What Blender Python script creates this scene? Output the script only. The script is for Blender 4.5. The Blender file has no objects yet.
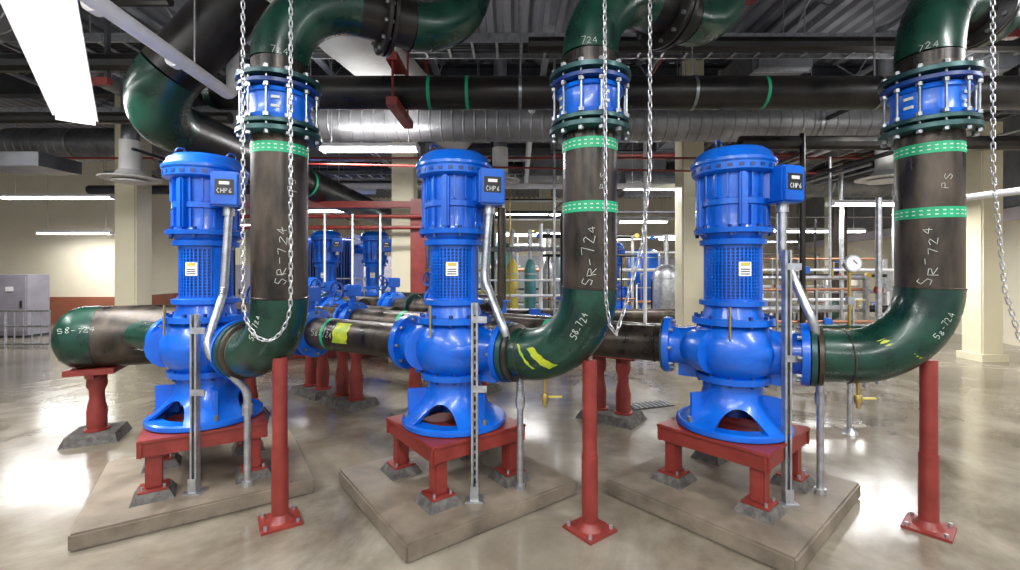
import bpy, bmesh, math, random
from mathutils import Vector, Matrix
random.seed(7)
V=Vector
pi=math.pi
sc=bpy.context.scene
try:
    sc.view_settings.view_transform='Standard'
    sc.view_settings.look='None'
except Exception as e: print(e)

# ------------------------------------------------------------ materials
def mat(name,c1,c2=None,rough=.4,metal=0.,scale=4.,detail=5.,rvar=.0,bump=0.,bscale=None,emit=None,coat=0.,stretch=None,lo=.35,hi=.65,spec=.5):
    m=bpy.data.materials.new(name); m.use_nodes=True
    nt=m.node_tree; b=nt.nodes['Principled BSDF']
    b.inputs['Base Color'].default_value=(*c1,1); b.inputs['Roughness'].default_value=rough
    b.inputs['Metallic'].default_value=metal
    b.inputs['Specular IOR Level'].default_value=spec
    if coat: b.inputs['Coat Weight'].default_value=coat; b.inputs['Coat Roughness'].default_value=.08
    tc=nt.nodes.new('ShaderNodeTexCoord'); mp=nt.nodes.new('ShaderNodeMapping')
    nt.links.new(tc.outputs['Object'],mp.inputs['Vector'])
    if stretch: mp.inputs['Scale'].default_value=stretch
    n=nt.nodes.new('ShaderNodeTexNoise'); n.inputs['Scale'].default_value=scale; n.inputs['Detail'].default_value=detail
    n.inputs['Roughness'].default_value=.6
    nt.links.new(mp.outputs['Vector'],n.inputs['Vector'])
    if c2:
        r=nt.nodes.new('ShaderNodeValToRGB'); r.color_ramp.elements[0].color=(*c1,1); r.color_ramp.elements[1].color=(*c2,1)
        r.color_ramp.elements[0].position=lo; r.color_ramp.elements[1].position=hi
        nt.links.new(n.outputs['Fac'],r.inputs['Fac']); nt.links.new(r.outputs['Color'],b.inputs['Base Color'])
    if rvar:
        mr=nt.nodes.new('ShaderNodeMapRange'); mr.inputs['From Min'].default_value=.3; mr.inputs['From Max'].default_value=.7
        mr.inputs['To Min'].default_value=max(.02,rough-rvar); mr.inputs['To Max'].default_value=rough+rvar
        nt.links.new(n.outputs['Fac'],mr.inputs['Value']); nt.links.new(mr.outputs['Result'],b.inputs['Roughness'])
    if bump:
        n2=nt.nodes.new('ShaderNodeTexNoise'); n2.inputs['Scale'].default_value=bscale or scale*6; n2.inputs['Detail'].default_value=4
        nt.links.new(mp.outputs['Vector'],n2.inputs['Vector'])
        bp=nt.nodes.new('ShaderNodeBump'); bp.inputs['Strength'].default_value=bump; bp.inputs['Distance'].default_value=.01
        nt.links.new(n2.outputs['Fac'],bp.inputs['Height']); nt.links.new(bp.outputs['Normal'],b.inputs['Normal'])
    if emit:
        b.inputs['Emission Color'].default_value=(*emit[0],1); b.inputs['Emission Strength'].default_value=emit[1]
    return m
BLUE=mat('blue_paint',(.0003,.078,.46),(.002,.135,.66),.32,scale=3,coat=.22,bump=.05,bscale=30)
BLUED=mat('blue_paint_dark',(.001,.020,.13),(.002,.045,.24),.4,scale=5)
STEEL=mat('black_steel_pipe',(.017,.0145,.0125),(.098,.074,.055),.36,.45,scale=7,detail=10,rvar=.14,stretch=(1,1,.35),bump=.08,lo=.38,hi=.72)
STEELD=mat('dark_header_pipe',(.008,.008,.009),(.026,.022,.019),.36,.4,scale=3,rvar=.1)
GREEN=mat('green_elbow_paint',(.0015,.018,.013),(.006,.050,.031),.30,.1,scale=5,detail=9,rvar=.1,coat=.12)
GREENB=mat('green_band',(.0,.30,.13),(.01,.42,.20),.5)
TEAL=mat('teal_flange',(.010,.04,.045),(.025,.08,.08),.35,.4)
RED=mat('red_oxide_paint',(.17,.020,.015),(.235,.031,.024),.42,scale=8,rvar=.1)
CONC=mat('pad_concrete',(.075,.060,.044),(.25,.205,.155),.45,scale=2.2,detail=13,rvar=.15,bump=.25)
GROUT=mat('grout',(.05,.045,.042),(.13,.12,.11),.8,scale=20,bump=.3)
GALV=mat('galvanised_steel',(.32,.33,.35),(.54,.55,.57),.36,.8,scale=14)
BOLT=mat('bolt_steel',(.18,.20,.21),(.32,.34,.36),.35,.8,scale=14)
DUCT=mat('duct_steel',(.14,.145,.155),(.28,.29,.31),.4,.6,scale=2)
DUCTM=mat('spiral_duct_steel',(.20,.20,.21),(.36,.36,.37),.42,.6,scale=2)
DUCTL=mat('duct_insulation',(.55,.54,.53),(.70,.69,.67),.6,scale=2)
WHITE=mat('white_enamel',(.75,.75,.76),(.85,.85,.86),.4)
CHALK=mat('chalk_mark',(.60,.64,.58),None,.9)
YEL=mat('yellow_mark',(.46,.46,.02),(.22,.36,.02),.5,scale=20)
YELT=mat('yellow_housing_paint',(.55,.45,.06),(.62,.52,.10),.4)
BLACK=mat('black_plastic',(.01,.01,.01),(.02,.02,.02),.4)
CREAM=mat('cream_paint',(.78,.71,.54),(.83,.77,.62),.6,scale=1)
CREAMC=mat('cream_column_paint',(.72,.66,.47),(.78,.72,.53),.5,scale=1)
BROWN=mat('red_brown_wainscot',(.26,.08,.045),(.34,.12,.065),.6,scale=2)
PINKW=mat('pale_fascia',(.66,.60,.70),(.74,.68,.78),.5)
GREYP=mat('grey_panel',(.22,.235,.26),(.30,.31,.34),.5)
DARK=mat('dark_structure',(.02,.022,.028),(.05,.052,.06),.6,scale=3)
DECK=mat('roof_deck',(.17,.175,.20),(.27,.27,.30),.55,scale=1,stretch=(1,.2,1))
COPPER=mat('copper_pipe',(.40,.19,.11),(.48,.24,.15),.4,.8)
BRASS=mat('brass',(.5,.36,.12),None,.35,.9)
LAMP=mat('lamp_tube',(1,1,1),None,.5,emit=((1,.99,.975),11.))
TEALT=mat('teal_tank_paint',(.05,.2,.22),(.08,.26,.28),.4)
CABG=mat('cabinet_grey',(.26,.24,.28),(.32,.30,.34),.5)
CHROME=mat('chain_steel',(.46,.47,.49),(.60,.60,.62),.3,.9,scale=30)
# floor
FL=bpy.data.materials.new('polished_concrete'); FL.use_nodes=True
nt=FL.node_tree; b=nt.nodes['Principled BSDF']
tc=nt.nodes.new('ShaderNodeTexCoord')
n1=nt.nodes.new('ShaderNodeTexNoise'); n1.inputs['Scale'].default_value=.75; n1.inputs['Detail'].default_value=13; n1.inputs['Roughness'].default_value=.66; n1.inputs['Distortion'].default_value=.8
n2=nt.nodes.new('ShaderNodeTexNoise'); n2.inputs['Scale'].default_value=3.5; n2.inputs['Detail'].default_value=8; n2.inputs['Roughness'].default_value=.65
nt.links.new(tc.outputs['Object'],n1.inputs['Vector']); nt.links.new(tc.outputs['Object'],n2.inputs['Vector'])
r1=nt.nodes.new('ShaderNodeValToRGB'); e=r1.color_ramp.elements
e[0].position=.32; e[0].color=(.115,.092,.066,1); e[1].position=.68; e[1].color=(.34,.305,.25,1)
x=e.new(.5); x.color=(.215,.187,.145,1)
r2=nt.nodes.new('ShaderNodeValToRGB'); r2.color_ramp.elements[0].position=.3; r2.color_ramp.elements[0].color=(.80,.79,.77,1); r2.color_ramp.elements[1].position=.6; r2.color_ramp.elements[1].color=(1.03,1.03,1.03,1)
mx=nt.nodes.new('ShaderNodeMix'); mx.data_type='RGBA'; mx.blend_type='MULTIPLY'; mx.inputs['Factor'].default_value=1
nt.links.new(n1.outputs['Fac'],r1.inputs['Fac']); nt.links.new(n2.outputs['Fac'],r2.inputs['Fac'])
nt.links.new(r1.outputs['Color'],mx.inputs['A']); nt.links.new(r2.outputs['Color'],mx.inputs['B']); nt.links.new(mx.outputs['Result'],b.inputs['Base Color'])
mr=nt.nodes.new('ShaderNodeMapRange'); mr.inputs['From Min'].default_value=.3; mr.inputs['From Max'].default_value=.7; mr.inputs['To Min'].default_value=.11; mr.inputs['To Max'].default_value=.23
nt.links.new(n2.outputs['Fac'],mr.inputs['Value']); nt.links.new(mr.outputs['Result'],b.inputs['Roughness'])
b.inputs['Specular IOR Level'].default_value=.62
bp=nt.nodes.new('ShaderNodeBump'); bp.inputs['Strength'].default_value=.06; bp.inputs['Distance'].default_value=.01
nt.links.new(n2.outputs['Fac'],bp.inputs['Height']); nt.links.new(bp.outputs['Normal'],b.inputs['Normal'])

# ------------------------------------------------------------ geometry builder
def frame(d,up=V((0,0,1))):
    d=d.normalized()
    if abs(d.dot(up))>.98: up=V((1,0,0))
    x=up.cross(d).normalized(); y=d.cross(x).normalized()
    return x,y,d
class B:
    def __init__(s,name): s.n=name; s.v=[]; s.f=[]; s.m=[]; s.mats=[]
    def add(s,vs,fs,m):
        if m not in s.mats: s.mats.append(m)
        k=s.mats.index(m); o=len(s.v)
        s.v+= [tuple(p) for p in vs]
        for f in fs: s.f.append([i+o for i in f]); s.m.append(k)
    def box(s,c,size,m,rz=0,bev=0,top=1.,R=None):
        hx,hy,hz=[a/2 for a in size]
        M=R if R else Matrix.Rotation(rz,3,'Z'); c=V(c)
        if bev:
            bm=bmesh.new(); bmesh.ops.create_cube(bm,size=1)
            for v in bm.verts: v.co=V((v.co.x*size[0],v.co.y*size[1],v.co.z*size[2]))
            bmesh.ops.bevel(bm,geom=bm.edges[:],offset=bev,segments=2,affect='EDGES')
            bm.verts.index_update()
            s.add([c+M@v.co for v in bm.verts],[[v.index for v in f.verts] for f in bm.faces],m); bm.free(); return
        vs=[]
        for z,k in ((-hz,1),(hz,top)):
            for a,b_ in ((-1,-1),(1,-1),(1,1),(-1,1)): vs.append(c+M@V((a*hx*k,b_*hy*k,z)))
        s.add(vs,[(3,2,1,0),(4,5,6,7),(0,1,5,4),(1,2,6,5),(2,3,7,6),(3,0,4,7)],m)
    def lathe(s,p,ax,prof,m,seg=32,caps=True):
        p=V(p); x,y,d=frame(V(ax)); vs=[]; fs=[]
        for t,r in prof:
            for i in range(seg):
                a=2*pi*i/seg; vs.append(p+d*t+(x*math.cos(a)+y*math.sin(a))*max(r,.0005))
        for j in range(len(prof)-1):
            for i in range(seg):
                k=(i+1)%seg; fs.append((j*seg+i,j*seg+k,(j+1)*seg+k,(j+1)*seg+i))
        if caps:
            fs.append(list(range(seg))[::-1]); fs.append([(len(prof)-1)*seg+i for i in range(seg)])
        s.add(vs,fs,m)
    def cyl(s,p0,p1,r,m,seg=16,r1=None):
        p0=V(p0);p1=V(p1); s.lathe(p0,p1-p0,[(0,r),((p1-p0).length,r if r1 is None else r1)],m,seg)
    def tube(s,pts,r,m,seg=12,closed=False,caps=True,a0=0,a1=2*pi,up=V((0,0,1))):
        pts=[V(p) for p in pts]; n=len(pts); full=abs(a1-a0-2*pi)<1e-6
        cnt=seg if full else seg+1
        T=[]
        for i in range(n):
            if closed: t=pts[(i+1)%n]-pts[i-1]
            else: t=pts[min(i+1,n-1)]-pts[max(i-1,0)]
            T.append(t.normalized())
        x,y,_=frame(T[0],up); vs=[]
        for i in range(n):
            x=(x-T[i]*x.dot(T[i])).normalized(); y=T[i].cross(x)
            rr=r[i] if isinstance(r,(list,tuple)) else r
            for k in range(cnt):
                a=a0+(a1-a0)*k/seg; vs.append(pts[i]+(x*math.cos(a)+y*math.sin(a))*rr)
        fs=[]
        for i in range(n if closed else n-1):
            j=(i+1)%n
            for k in range(seg):
                l=(k+1)%cnt; fs.append((i*cnt+k,i*cnt+l,j*cnt+l,j*cnt+k))
        if caps and not closed and full: fs.append(list(range(cnt))[::-1]); fs.append([(n-1)*cnt+k for k in range(cnt)])
        s.add(vs,fs,m)
    def bolts(s,c,ax,R,n,r,h,m,a0=0.):
        c=V(c); x,y,d=frame(V(ax))
        for i in range(n):
            a=a0+2*pi*i/n; q=c+(x*math.cos(a)+y*math.sin(a))*R
            s.cyl(q-d*h/2,q+d*h/2,r,m,6)
    def flange(s,c,ax,R,th,m,nb=8,bm_=None,r_b=.014,gap=None):
        d=V(ax).normalized(); c=V(c)
        s.lathe(c-d*th/2,d,[(0,R*.97),(.004,R),(th-.004,R),(th,R*.97)],m,40)
        if nb: s.bolts(c,d,R*.86,nb,r_b,th+.035,bm_ or BOLT)
    def build(s,parent=None,loc=(0,0,0),rz=0,sharp=35):
        me=bpy.data.meshes.new(s.n); me.from_pydata(s.v,[],s.f)
        for m in s.mats: me.materials.append(m)
        me.polygons.foreach_set('material_index',s.m)
        bm=bmesh.new(); bm.from_mesh(me); bmesh.ops.recalc_face_normals(bm,faces=bm.faces[:]); bm.to_mesh(me); bm.free()
        me.polygons.foreach_set('use_smooth',[True]*len(me.polygons)); me.set_sharp_from_angle(angle=math.radians(sharp)); me.update()
        o=bpy.data.objects.new(s.n,me); sc.collection.objects.link(o); o.location=loc; o.rotation_euler=(0,0,rz)
        if parent: o.parent=parent
        return o
def fillet(pts,R,seg=10):
    pts=[V(p) for p in pts]; out=[]; cur=pts[0]
    for i in range(1,len(pts)-1):
        a=(pts[i-1]-pts[i]).normalized(); b_=(pts[i+1]-pts[i]).normalized()
        ang=a.angle(b_); t=R/math.tan(ang/2); h=(a+b_).normalized(); C=pts[i]+h*(R/math.sin(ang/2))
        s0=pts[i]+a*t; s1=pts[i]+b_*t
        out.append(('s',[cur,s0])); v0=s0-C; v1=s1-C; ph=v0.angle(v1); arc=[]
        for k in range(seg+1):
            q=k/seg; arc.append(C+(v0*math.sin((1-q)*ph)+v1*math.sin(q*ph))/math.sin(ph))
        out.append(('a',arc)); cur=s1
    out.append(('s',[cur,pts[-1]])); return out
def smooth(pts,R,seg=6):
    o=[]
    for k,p in fillet(pts,R,seg):
        for q in p:
            if not o or (o[-1]-q).length>1e-4: o.append(q)
    return o
GL={'5':[[(1,1),(0,1),(0,.55),(.8,.55),(1,.3),(.7,0),(0,.05)]],'8':[[(.5,.5),(.1,.75),(.5,1),(.9,.75),(.5,.5),(0,.25),(.5,0),(1,.25),(.5,.5)]],
'7':[[(0,1),(1,1),(.4,0)]],'2':[[(0,.8),(.5,1),(.9,.75),(0,0),(1,0)]],'4':[[(.7,0),(.7,1),(0,.35),(1,.35)]],'-':[[(.1,.5),(.9,.5)]],
'S':[[(1,.85),(.5,1),(.05,.75),(.9,.3),(.5,0),(0,.15)]],'R':[[(0,0),(0,1),(.8,.9),(.8,.6),(0,.5),(.9,0)]],'P':[[(0,0),(0,1),(.8,.9),(.8,.6),(0,.5)]],
'C':[[(.9,.85),(.5,1),(0,.5),(.5,0),(.9,.15)]],'H':[[(0,0),(0,1)],[(1,0),(1,1)],[(0,.5),(1,.5)]],'6':[[(.8,1),(.1,.5),(.1,.15),(.5,0),(.9,.2),(.7,.45),(.1,.4)]],'L':[[(0,1),(0,0),(.8,0)]],'I':[[(.5,0),(.5,1)]]}
rj=random.Random(3)
def write(bd,text,fn,h,m,r=.003,asp=.6,gap=.3,jit=0.):
    u=0
    for ch in text:
        sk=rj.uniform(-jit,jit); sh=1+rj.uniform(-jit,jit); dv=rj.uniform(-jit,jit)*h
        for st in GL.get(ch,[]):
            st=[(a+rj.uniform(-jit,jit)*.5+sk*b2,b2*sh+rj.uniform(-jit,jit)*.4) for a,b2 in st]
            P=[]
            for i in range(len(st)-1):
                for k in range(3):
                    q=k/3; P.append((st[i][0]*(1-q)+st[i+1][0]*q,st[i][1]*(1-q)+st[i+1][1]*q))
            P.append(st[-1]); bd.tube([fn(u+p[0]*h*asp,p[1]*h+dv) for p in P],r,m,4)
        u+=h*(asp+gap)

# ------------------------------------------------------------ room shell
b_=B('floor'); b_.box((0,9,-.1),(40,30,.2),FL); b_.build()
CZ=5.0
b_=B('ceiling')
xs=[]
vs=[];x0=-17.
while x0<15:
    for dx,z in ((0,CZ),(.09,CZ),(.12,CZ-.07),(.21,CZ-.07)): xs.append((x0+dx,z))
    x0+=.24
for i,(x,z) in enumerate(xs): vs+= [(x,-5,z),(x,24,z)]
b_.add(vs,[(2*i,2*i+1,2*i+3,2*i+2) for i in range(len(xs)-1)],DECK); b_.build(sharp=10)
b_=B('wall_back'); b_.box((1.5,22.1,2.5),(26,.2,5),CREAM); b_.build()
b_=B('wall_alcove'); b_.box((-14,13.1,2.5),(6,.2,5),CREAM); b_.box((-14,12.98,.37),(6,.05,.74),BROWN); b_.build()
b_=B('wall_return'); b_.box((-11.1,17.6,2.5),(.2,8.8,5),CREAM); b_.box((-10.98,17.6,.37),(.05,8.8,.74),BROWN); b_.build()
b_=B('wall_left'); b_.box((-17,4,2.5),(.2,18,5),CREAM); b_.box((-16.88,4,.37),(.05,18,.74),BROWN); b_.build()
wd=V((4.7,16.1,0)).normalized(); wa=math.atan2(wd.y,wd.x); wc=V((9.95,8.9,0))+wd*4
nr=V((wd.y,-wd.x,0))
b_=B('wall_right'); b_.box(wc+nr*.1+V((0,0,2.5)),(24,.2,5),CREAM,wa); b_.build()
b_=B('trim_right'); b_.box(wc-nr*.1+V((0,0,2.6)),(23.6,.14,.24),PINKW,wa); b_.box(wc-nr*.03+V((0,0,3.7)),(23.6,.05,1.9),GREYP,wa); b_.build()
def column(x,y,w=.36):
    b_=B('building_column'); b_.box((x,y,2.5),(w,w,5),CREAMC,bev=.02); b_.box((x,y,.06),(w+.08,w+.08,.12),CREAMC); b_.build()
for x in (-6.3,-1.76,3.0,7.9): column(x,7.7)
for x in (-8.6,-3.4,1.1,5.6,10.2): column(x,14.5)
def beam(x0,x1,y,z,h=.45,name='roof_girder',m=DARK):
    b_=B(name); L=x1-x0; cx=(x0+x1)/2
    b_.box((cx,y,z+h/2-.015),(L,.2,.03),m); b_.box((cx,y,z-h/2+.015),(L,.2,.03),m); b_.box((cx,y,z),(L,.02,h-.06),m); b_.build()
for y in (7.7,14.5,1.0): beam(-16,13 if y>10 else 8.5,y,4.66,.5)
def joist(x,y0,y1,z=4.86):
    b_=B('bar_joist')
    b_.box((x,(y0+y1)/2,z),(.09,y1-y0,.04),GREYP); b_.box((x,(y0+y1)/2,z-.4),(.09,y1-y0,.04),GREYP)
    n=int((y1-y0)/.45)
    for i in range(n):
        ya=y0+(y1-y0)*i/n; yb=y0+(y1-y0)*(i+1)/n
        b_.cyl((x,ya,z-.4*(i%2)),(x,yb,z-.4*((i+1)%2)),.012,GREYP,6)
    b_.build()
for x in (-7.5,-5.9,-4.3,-2.7,-1.1,.5,2.1,3.7,5.3,6.9):
    joist(x,1.1,7.5); joist(x,7.9,14.3)
def tray(x0,x1,y,z,w=.4):
    b_=B('cable_tray')
    for s_ in (-1,1): b_.box(((x0+x1)/2,y+s_*w/2,z),(x1-x0,.02,.1),GALV)
    x=x0+.05
    while x<x1: b_.box((x,y,z-.035),(.03,w,.02),GALV); x+=.28
    for k in range(5): b_.tube([(x0,y-.15+.07*k,z),(x1,y-.15+.07*k,z)],.018,DARK if k%2 else BLACK,8)
    x=x0+.5
    while x<x1:
        for s_ in (-1,1): b_.cyl((x,y+s_*w/2,z),(x,y+s_*w/2,CZ-.07),.006,GALV,5)
        x+=1.6
    b_.build()
tray(-10,7.2,5.35,4.1); tray(-10,8,11.6,3.9,.5); tray(-9,8,7.25,3.95,.35)

# ------------------------------------------------------------ light fixtures
def fixture(c,L,ang,w=.26,power=0,up=0):
    b_=B('fluorescent_light'); c=V(c); M=Matrix.Rotation(ang,3,'Z')
    b_.box(c+V((0,0,.05)),(L,w*.5,.05),WHITE,ang)
    for s_ in (-1,1):
        R=Matrix.Rotation(ang,3,'Z')@Matrix.Rotation(-s_*.35,3,'X')
        b_.box(c+M@V((0,s_*w*.33,.035)),(L,w*.4,.008),WHITE,R=R)
        b_.cyl(c+M@V((-L/2+.02,s_*w*.2,0)),c+M@V((L/2-.02,s_*w*.2,0)),.019,LAMP,8)
    b_.box(c+V((0,0,.012)),(L-.02,w*.55,.01),LAMP,ang)
    for s_ in (-1,1):
        b_.box(c+M@V((s_*L/2,0,.02)),(.012,w*.9,.09),WHITE,ang)
        q=c+M@V((s_*L*.4,0,.07)); b_.cyl(q,(q.x,q.y,CZ-.07),.004,GALV,5)
    b_.build()
    for p,dz,rx in ((power,-.03,0),(up*.6,.10,pi)):
        if p:
            ld=bpy.data.lights.new('tube_glow','AREA'); ld.shape='RECTANGLE'; ld.size=L; ld.size_y=w; ld.energy=p*1.2; ld.color=(1,.995,.985)
            lo=bpy.data.objects.new('fluorescent_lamp_light',ld); sc.collection.objects.link(lo); lo.location=c+V((0,0,dz)); lo.rotation_euler=(rx,0,ang)
A50=math.radians(130)
fixture((-3.27,3.35,2.93),2.7,A50,.31,90,30)
fixture((-1.75,5.75,3.0),1.2,0,.26,60,40)
fixture((-9.4,9.6,3.0),2.3,.0,.26,90)
fixture((-11.3,12.,2.45),1.9,0,.26,50)
fixture((2.9,8.5,3.0),1.6,0,.26,80,40)
fixture((6.2,7.9,2.62),1.4,.0,.26,70)
fixture((6.9,10.2,2.35),1.8,0,.26,80)
fixture((5.0,5.2,3.4),1.3,.0,.26,50,30)
for (x,y,z,p) in ((-4.5,11,2.9,110),(.3,11.5,2.9,120),(3.6,12.5,2.8,0),(-1.5,16,2.7,160),(2.5,17,2.7,0),(6.5,16.5,2.6,160),(-6,18,2.7,130),(10,18,2.6,0),(.5,20,2.6,0),
    (1.4,10.0,2.75,0),(2.0,14,2.6,0),(4.2,14.6,2.5,0),(-.5,13.5,2.55,0),(5.4,12.2,2.9,0),(7.8,13,2.6,0),(-7.5,13.5,2.8,0),(1.8,18.5,2.4,0)):
    fixture((x,y,z),1.3 if y<14 else 2.4,random.choice((0,0,A50)),.26,p)
for (x,y,p,u) in ((-3.4,.2,120,0),(0.,-.4,120,55),(3.4,.2,120,50),(-1.8,-3,95,0),(1.8,-3,95,0),(-6.5,3.2,90,50),(5.6,2.3,100,0)):  # unseen fixtures around the camera, added to light the equipment fronts
    fixture((x,y,3.7),2.4,A50,.3,p,u)

# ------------------------------------------------------------ pads
ANG={'l':math.radians(33),'m':math.radians(37),'r':math.radians(41)}
PP={'l':(-2.13,3.23),'m':(-.38,3.15),'r':(1.475,3.05)}
for k in 'lmr':
    b_=B('concrete_pad'); b_.box((PP[k][0],PP[k][1],.05),(1.22,1.13,.1),CONC,ANG[k],bev=.012); b_.build()

# ------------------------------------------------------------ pump stand
def stand(c,rz):
    b_=B('pump_stand'); S=.31; H=.47-.1
    for sx in (-1,1):
        for sy in (-1,1):
            x,y=sx*(S-.04),sy*(S-.04)
            b_.box((x,y,.025),(.22,.22,.05),GROUT,top=.75)
            b_.box((x,y,.056),(.15,.15,.012),RED)
            b_.box((x,y,.18),(.085,.085,.24),RED,bev=.008)
            for a in (-.055,.055): b_.cyl((x+a,y-.055,.06),(x+a,y-.055,.085),.009,GALV,6)
    for s_ in (-1,1):
        b_.box((0,s_*(S+.02),.315),(.70,.012,.10),RED); b_.box((s_*(S+.02),0,.315),(.012,.70,.10),RED)
        b_.box((0,s_*(S-.015),.27),(.66,.07,.01),RED); b_.box((s_*(S-.015),0,.27),(.07,.66,.01),RED)
    b_.box((0,0,H-.01),(.70,.70,.02),RED,bev=.004)
    b_.build(loc=(c[0],c[1],.1),rz=rz)
for k in 'lmr': stand(PP[k],ANG[k])

# ------------------------------------------------------------ pump
NZ=.505
def make_pump():
    b_=B('vertical_inline_pump')
    seg=64; vs=[];fs=[]
    prof=[(0,.25),(0,.340),(.008,.350),(.034,.350),(.044,.338),(.044,.25)]
    for i in range(seg):
        a=2*pi*i/seg
        for z,r in prof: vs.append((r*math.cos(a),r*math.sin(a),z))
    n=len(prof)
    for i in range(seg):
        k=(i+1)%seg
        for j in range(n): fs.append((i*n+j,k*n+j,k*n+(j+1)%n,i*n+(j+1)%n))
    b_.add(vs,fs,BLUE)
    def rad(z):
        t=min(1,max(0,(z-.04)/.23)); return .335-.155*(1-(1-t)**2.0)
    seg=144; nz=10; vs=[];fs=[]
    for i in range(seg):
        a=2*pi*i/seg; rel=((math.degrees(a)+78+60)%120)-60; zl=.04
        if abs(rel)<27: zl=.04+.125*math.sqrt(max(0,1-(rel/27)**2))
        for th in (0,.03):
            for j in range(nz+1):
                z=zl+(.28-zl)*j/nz; r=rad(z)-th; vs.append((r*math.cos(a),r*math.sin(a),z))
    m_=2*(nz+1)
    for i in range(seg):
        k=(i+1)%seg
        for j in range(nz):
            fs.append((i*m_+j,k*m_+j,k*m_+j+1,i*m_+j+1))
            fs.append((i*m_+nz+1+j,i*m_+nz+2+j,k*m_+nz+2+j,k*m_+nz+1+j))
        fs.append((i*m_,i*m_+nz+1,k*m_+nz+1,k*m_))
    b_.add(vs,fs,BLUE)
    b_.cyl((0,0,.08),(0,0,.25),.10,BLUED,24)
    for q in range(3):
        a=math.radians(-78+60+120*q); b_.cyl((.318*math.cos(a),.318*math.sin(a),.03),(.318*math.cos(a),.318*math.sin(a),.08),.016,BOLT,6)
        b_.box((.24*math.cos(a),.24*math.sin(a),.14),(.14,.02,.19),BLUE,a)
    Z=(0,0,1)
    b_.lathe((0,0,0),Z,[(.24,.13),(.26,.185),(.305,.18),(.307,.225),(.345,.23),(.347,.195),(.37,.22),(.41,.25),(.46,.268),(.55,.268),(.61,.24),(.66,.21),(.675,.20),(.677,.25),(.715,.25),(.717,.19),(.79,.17),(.80,.205),(.83,.205),(.832,.17),(.84,.158)],BLUE,48)
    b_.bolts((0,0,.70),Z,.225,12,.014,.075,BLUED)
    b_.bolts((0,0,.325),Z,.205,10,.012,.07,BLUED)
    pts=[];rr=[]
    for i in range(41):
        a=-pi/2+2*pi*.92*i/40; R=.175+.035*i/40; pts.append((R*math.cos(a),R*math.sin(a),NZ)); rr.append(.09+.05*i/40)
    b_.tube(pts,rr,BLUE,16)
    for s_ in (-1,1):
        b_.lathe((s_*.12,0,NZ),(s_,0,0),[(0,.17),(.10,.145),(.2,.125),(.26,.13),(.262,.19),(.30,.195),(.302,.195)],BLUE,40)
        b_.bolts((s_*.40,0,NZ),(1,0,0),.163,8,.013,.085,BOLT)
        b_.box((s_*.24,0,NZ-.14),(.2,.02,.14),BLUE)
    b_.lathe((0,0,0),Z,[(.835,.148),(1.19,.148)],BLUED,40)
    for i in range(40):
        a=2*pi*i/40
        b_.box((.155*math.cos(a),.155*math.sin(a),1.01),(.014,.009,.36),BLUE,a)
    for j in range(17):
        z=.85+j*.021; b_.lathe((0,0,z),Z,[(0,.159),(.007,.159)],BLUE,40)
    for j in (.835,1.18): b_.lathe((0,0,j-.01),Z,[(0,.165),(.02,.165)],BLUE,40)
    for a in (math.radians(-5),math.radians(175)): b_.box((.16*math.cos(a),.16*math.sin(a),1.01),(.03,.05,.36),BLUE,a)
    for aa in (-60,):
        vs=[]
        for z in (.99,1.08):
            for i in range(7): a=math.radians(aa-14+28*i/6); vs.append((.164*math.cos(a),.164*math.sin(a),z))
        b_.add(vs,[(i,i+1,i+8,i+7) for i in range(6)],WHITE)
        vs=[]
        for z in (1.055,1.075):
            for i in range(5): a=math.radians(aa-10+20*i/4); vs.append((.166*math.cos(a),.166*math.sin(a),z))
        b_.add(vs,[(i,i+1,i+6,i+5) for i in range(4)],YELT)
        for zz in (1.0,1.015,1.03):
            vs=[]
            for z in (zz,zz+.006):
                for i in range(5): a=math.radians(aa-10+20*i/4); vs.append((.1655*math.cos(a),.1655*math.sin(a),z))
            b_.add(vs,[(i,i+1,i+6,i+5) for i in range(4)],BLACK)
    b_.lathe((0,0,0),Z,[(1.19,.16),(1.192,.20),(1.225,.205),(1.227,.18),(1.262,.20),(1.265,.235),(1.295,.24),(1.297,.19),(1.32,.182),(1.44,.185),(1.445,.20),(1.48,.20),(1.485,.188),(1.64,.19),(1.645,.235),(1.655,.25),(1.70,.252),(1.712,.262),(1.73,.262),(1.745,.245),(1.785,.225),(1.81,.19),(1.825,.12),(1.83,.06)],BLUE,56)
    b_.bolts((0,0,1.28),Z,.218,8,.013,.07,BLUED)
    for i in range(18):
        a=2*pi*i/18+.1
        b_.box((.195*math.cos(a),.195*math.sin(a),1.565),(.03,.010,.15),BLUE,a); b_.box((.19*math.cos(a),.19*math.sin(a),1.375),(.028,.010,.12),BLUE,a)
    for i in range(4):
        a=math.radians(20+90*i); b_.box((.205*math.cos(a),.205*math.sin(a),1.47),(.05,.05,.34),BLUE,a,bev=.012)
    for i in range(24):
        a=2*pi*i/24; b_.box((.248*math.cos(a),.248*math.sin(a),1.678),(.012,.03,.022),BLUED,a)
    for a in (math.radians(60),math.radians(240)):
        c=V((.15*math.cos(a),.15*math.sin(a),1.835)); b_.tube([c+V((.028*math.cos(t)*math.cos(a),.028*math.cos(t)*math.sin(a),.028*math.sin(t))) for t in [2*pi*i/14 for i in range(14)]],.007,BLUED,6,closed=True)
    ja=math.radians(-45)
    M=Matrix.Rotation(ja,3,'Z'); c=V((.285,-.01,1.56))
    b_.box(c,(.17,.17,.23),BLUE,ja,bev=.012); b_.box((.21,0,1.56),(.12,.12,.16),BLUE)
    b_.box(c+M@V((.086,0,0)),(.012,.15,.21),BLUE,ja,bev=.004)
    b_.box(c+M@V((.093,0,.01)),(.004,.11,.10),BLACK,ja)
    b_.box(c+M@V((.095,-.0,.035)),(.003,.06,.02),WHITE,ja)
    write(b_,'CHP6',lambda u,v:c+M@V((.097,-.042+u,-.030+v)),.030,WHITE,.0018,.5,.28)
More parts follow.
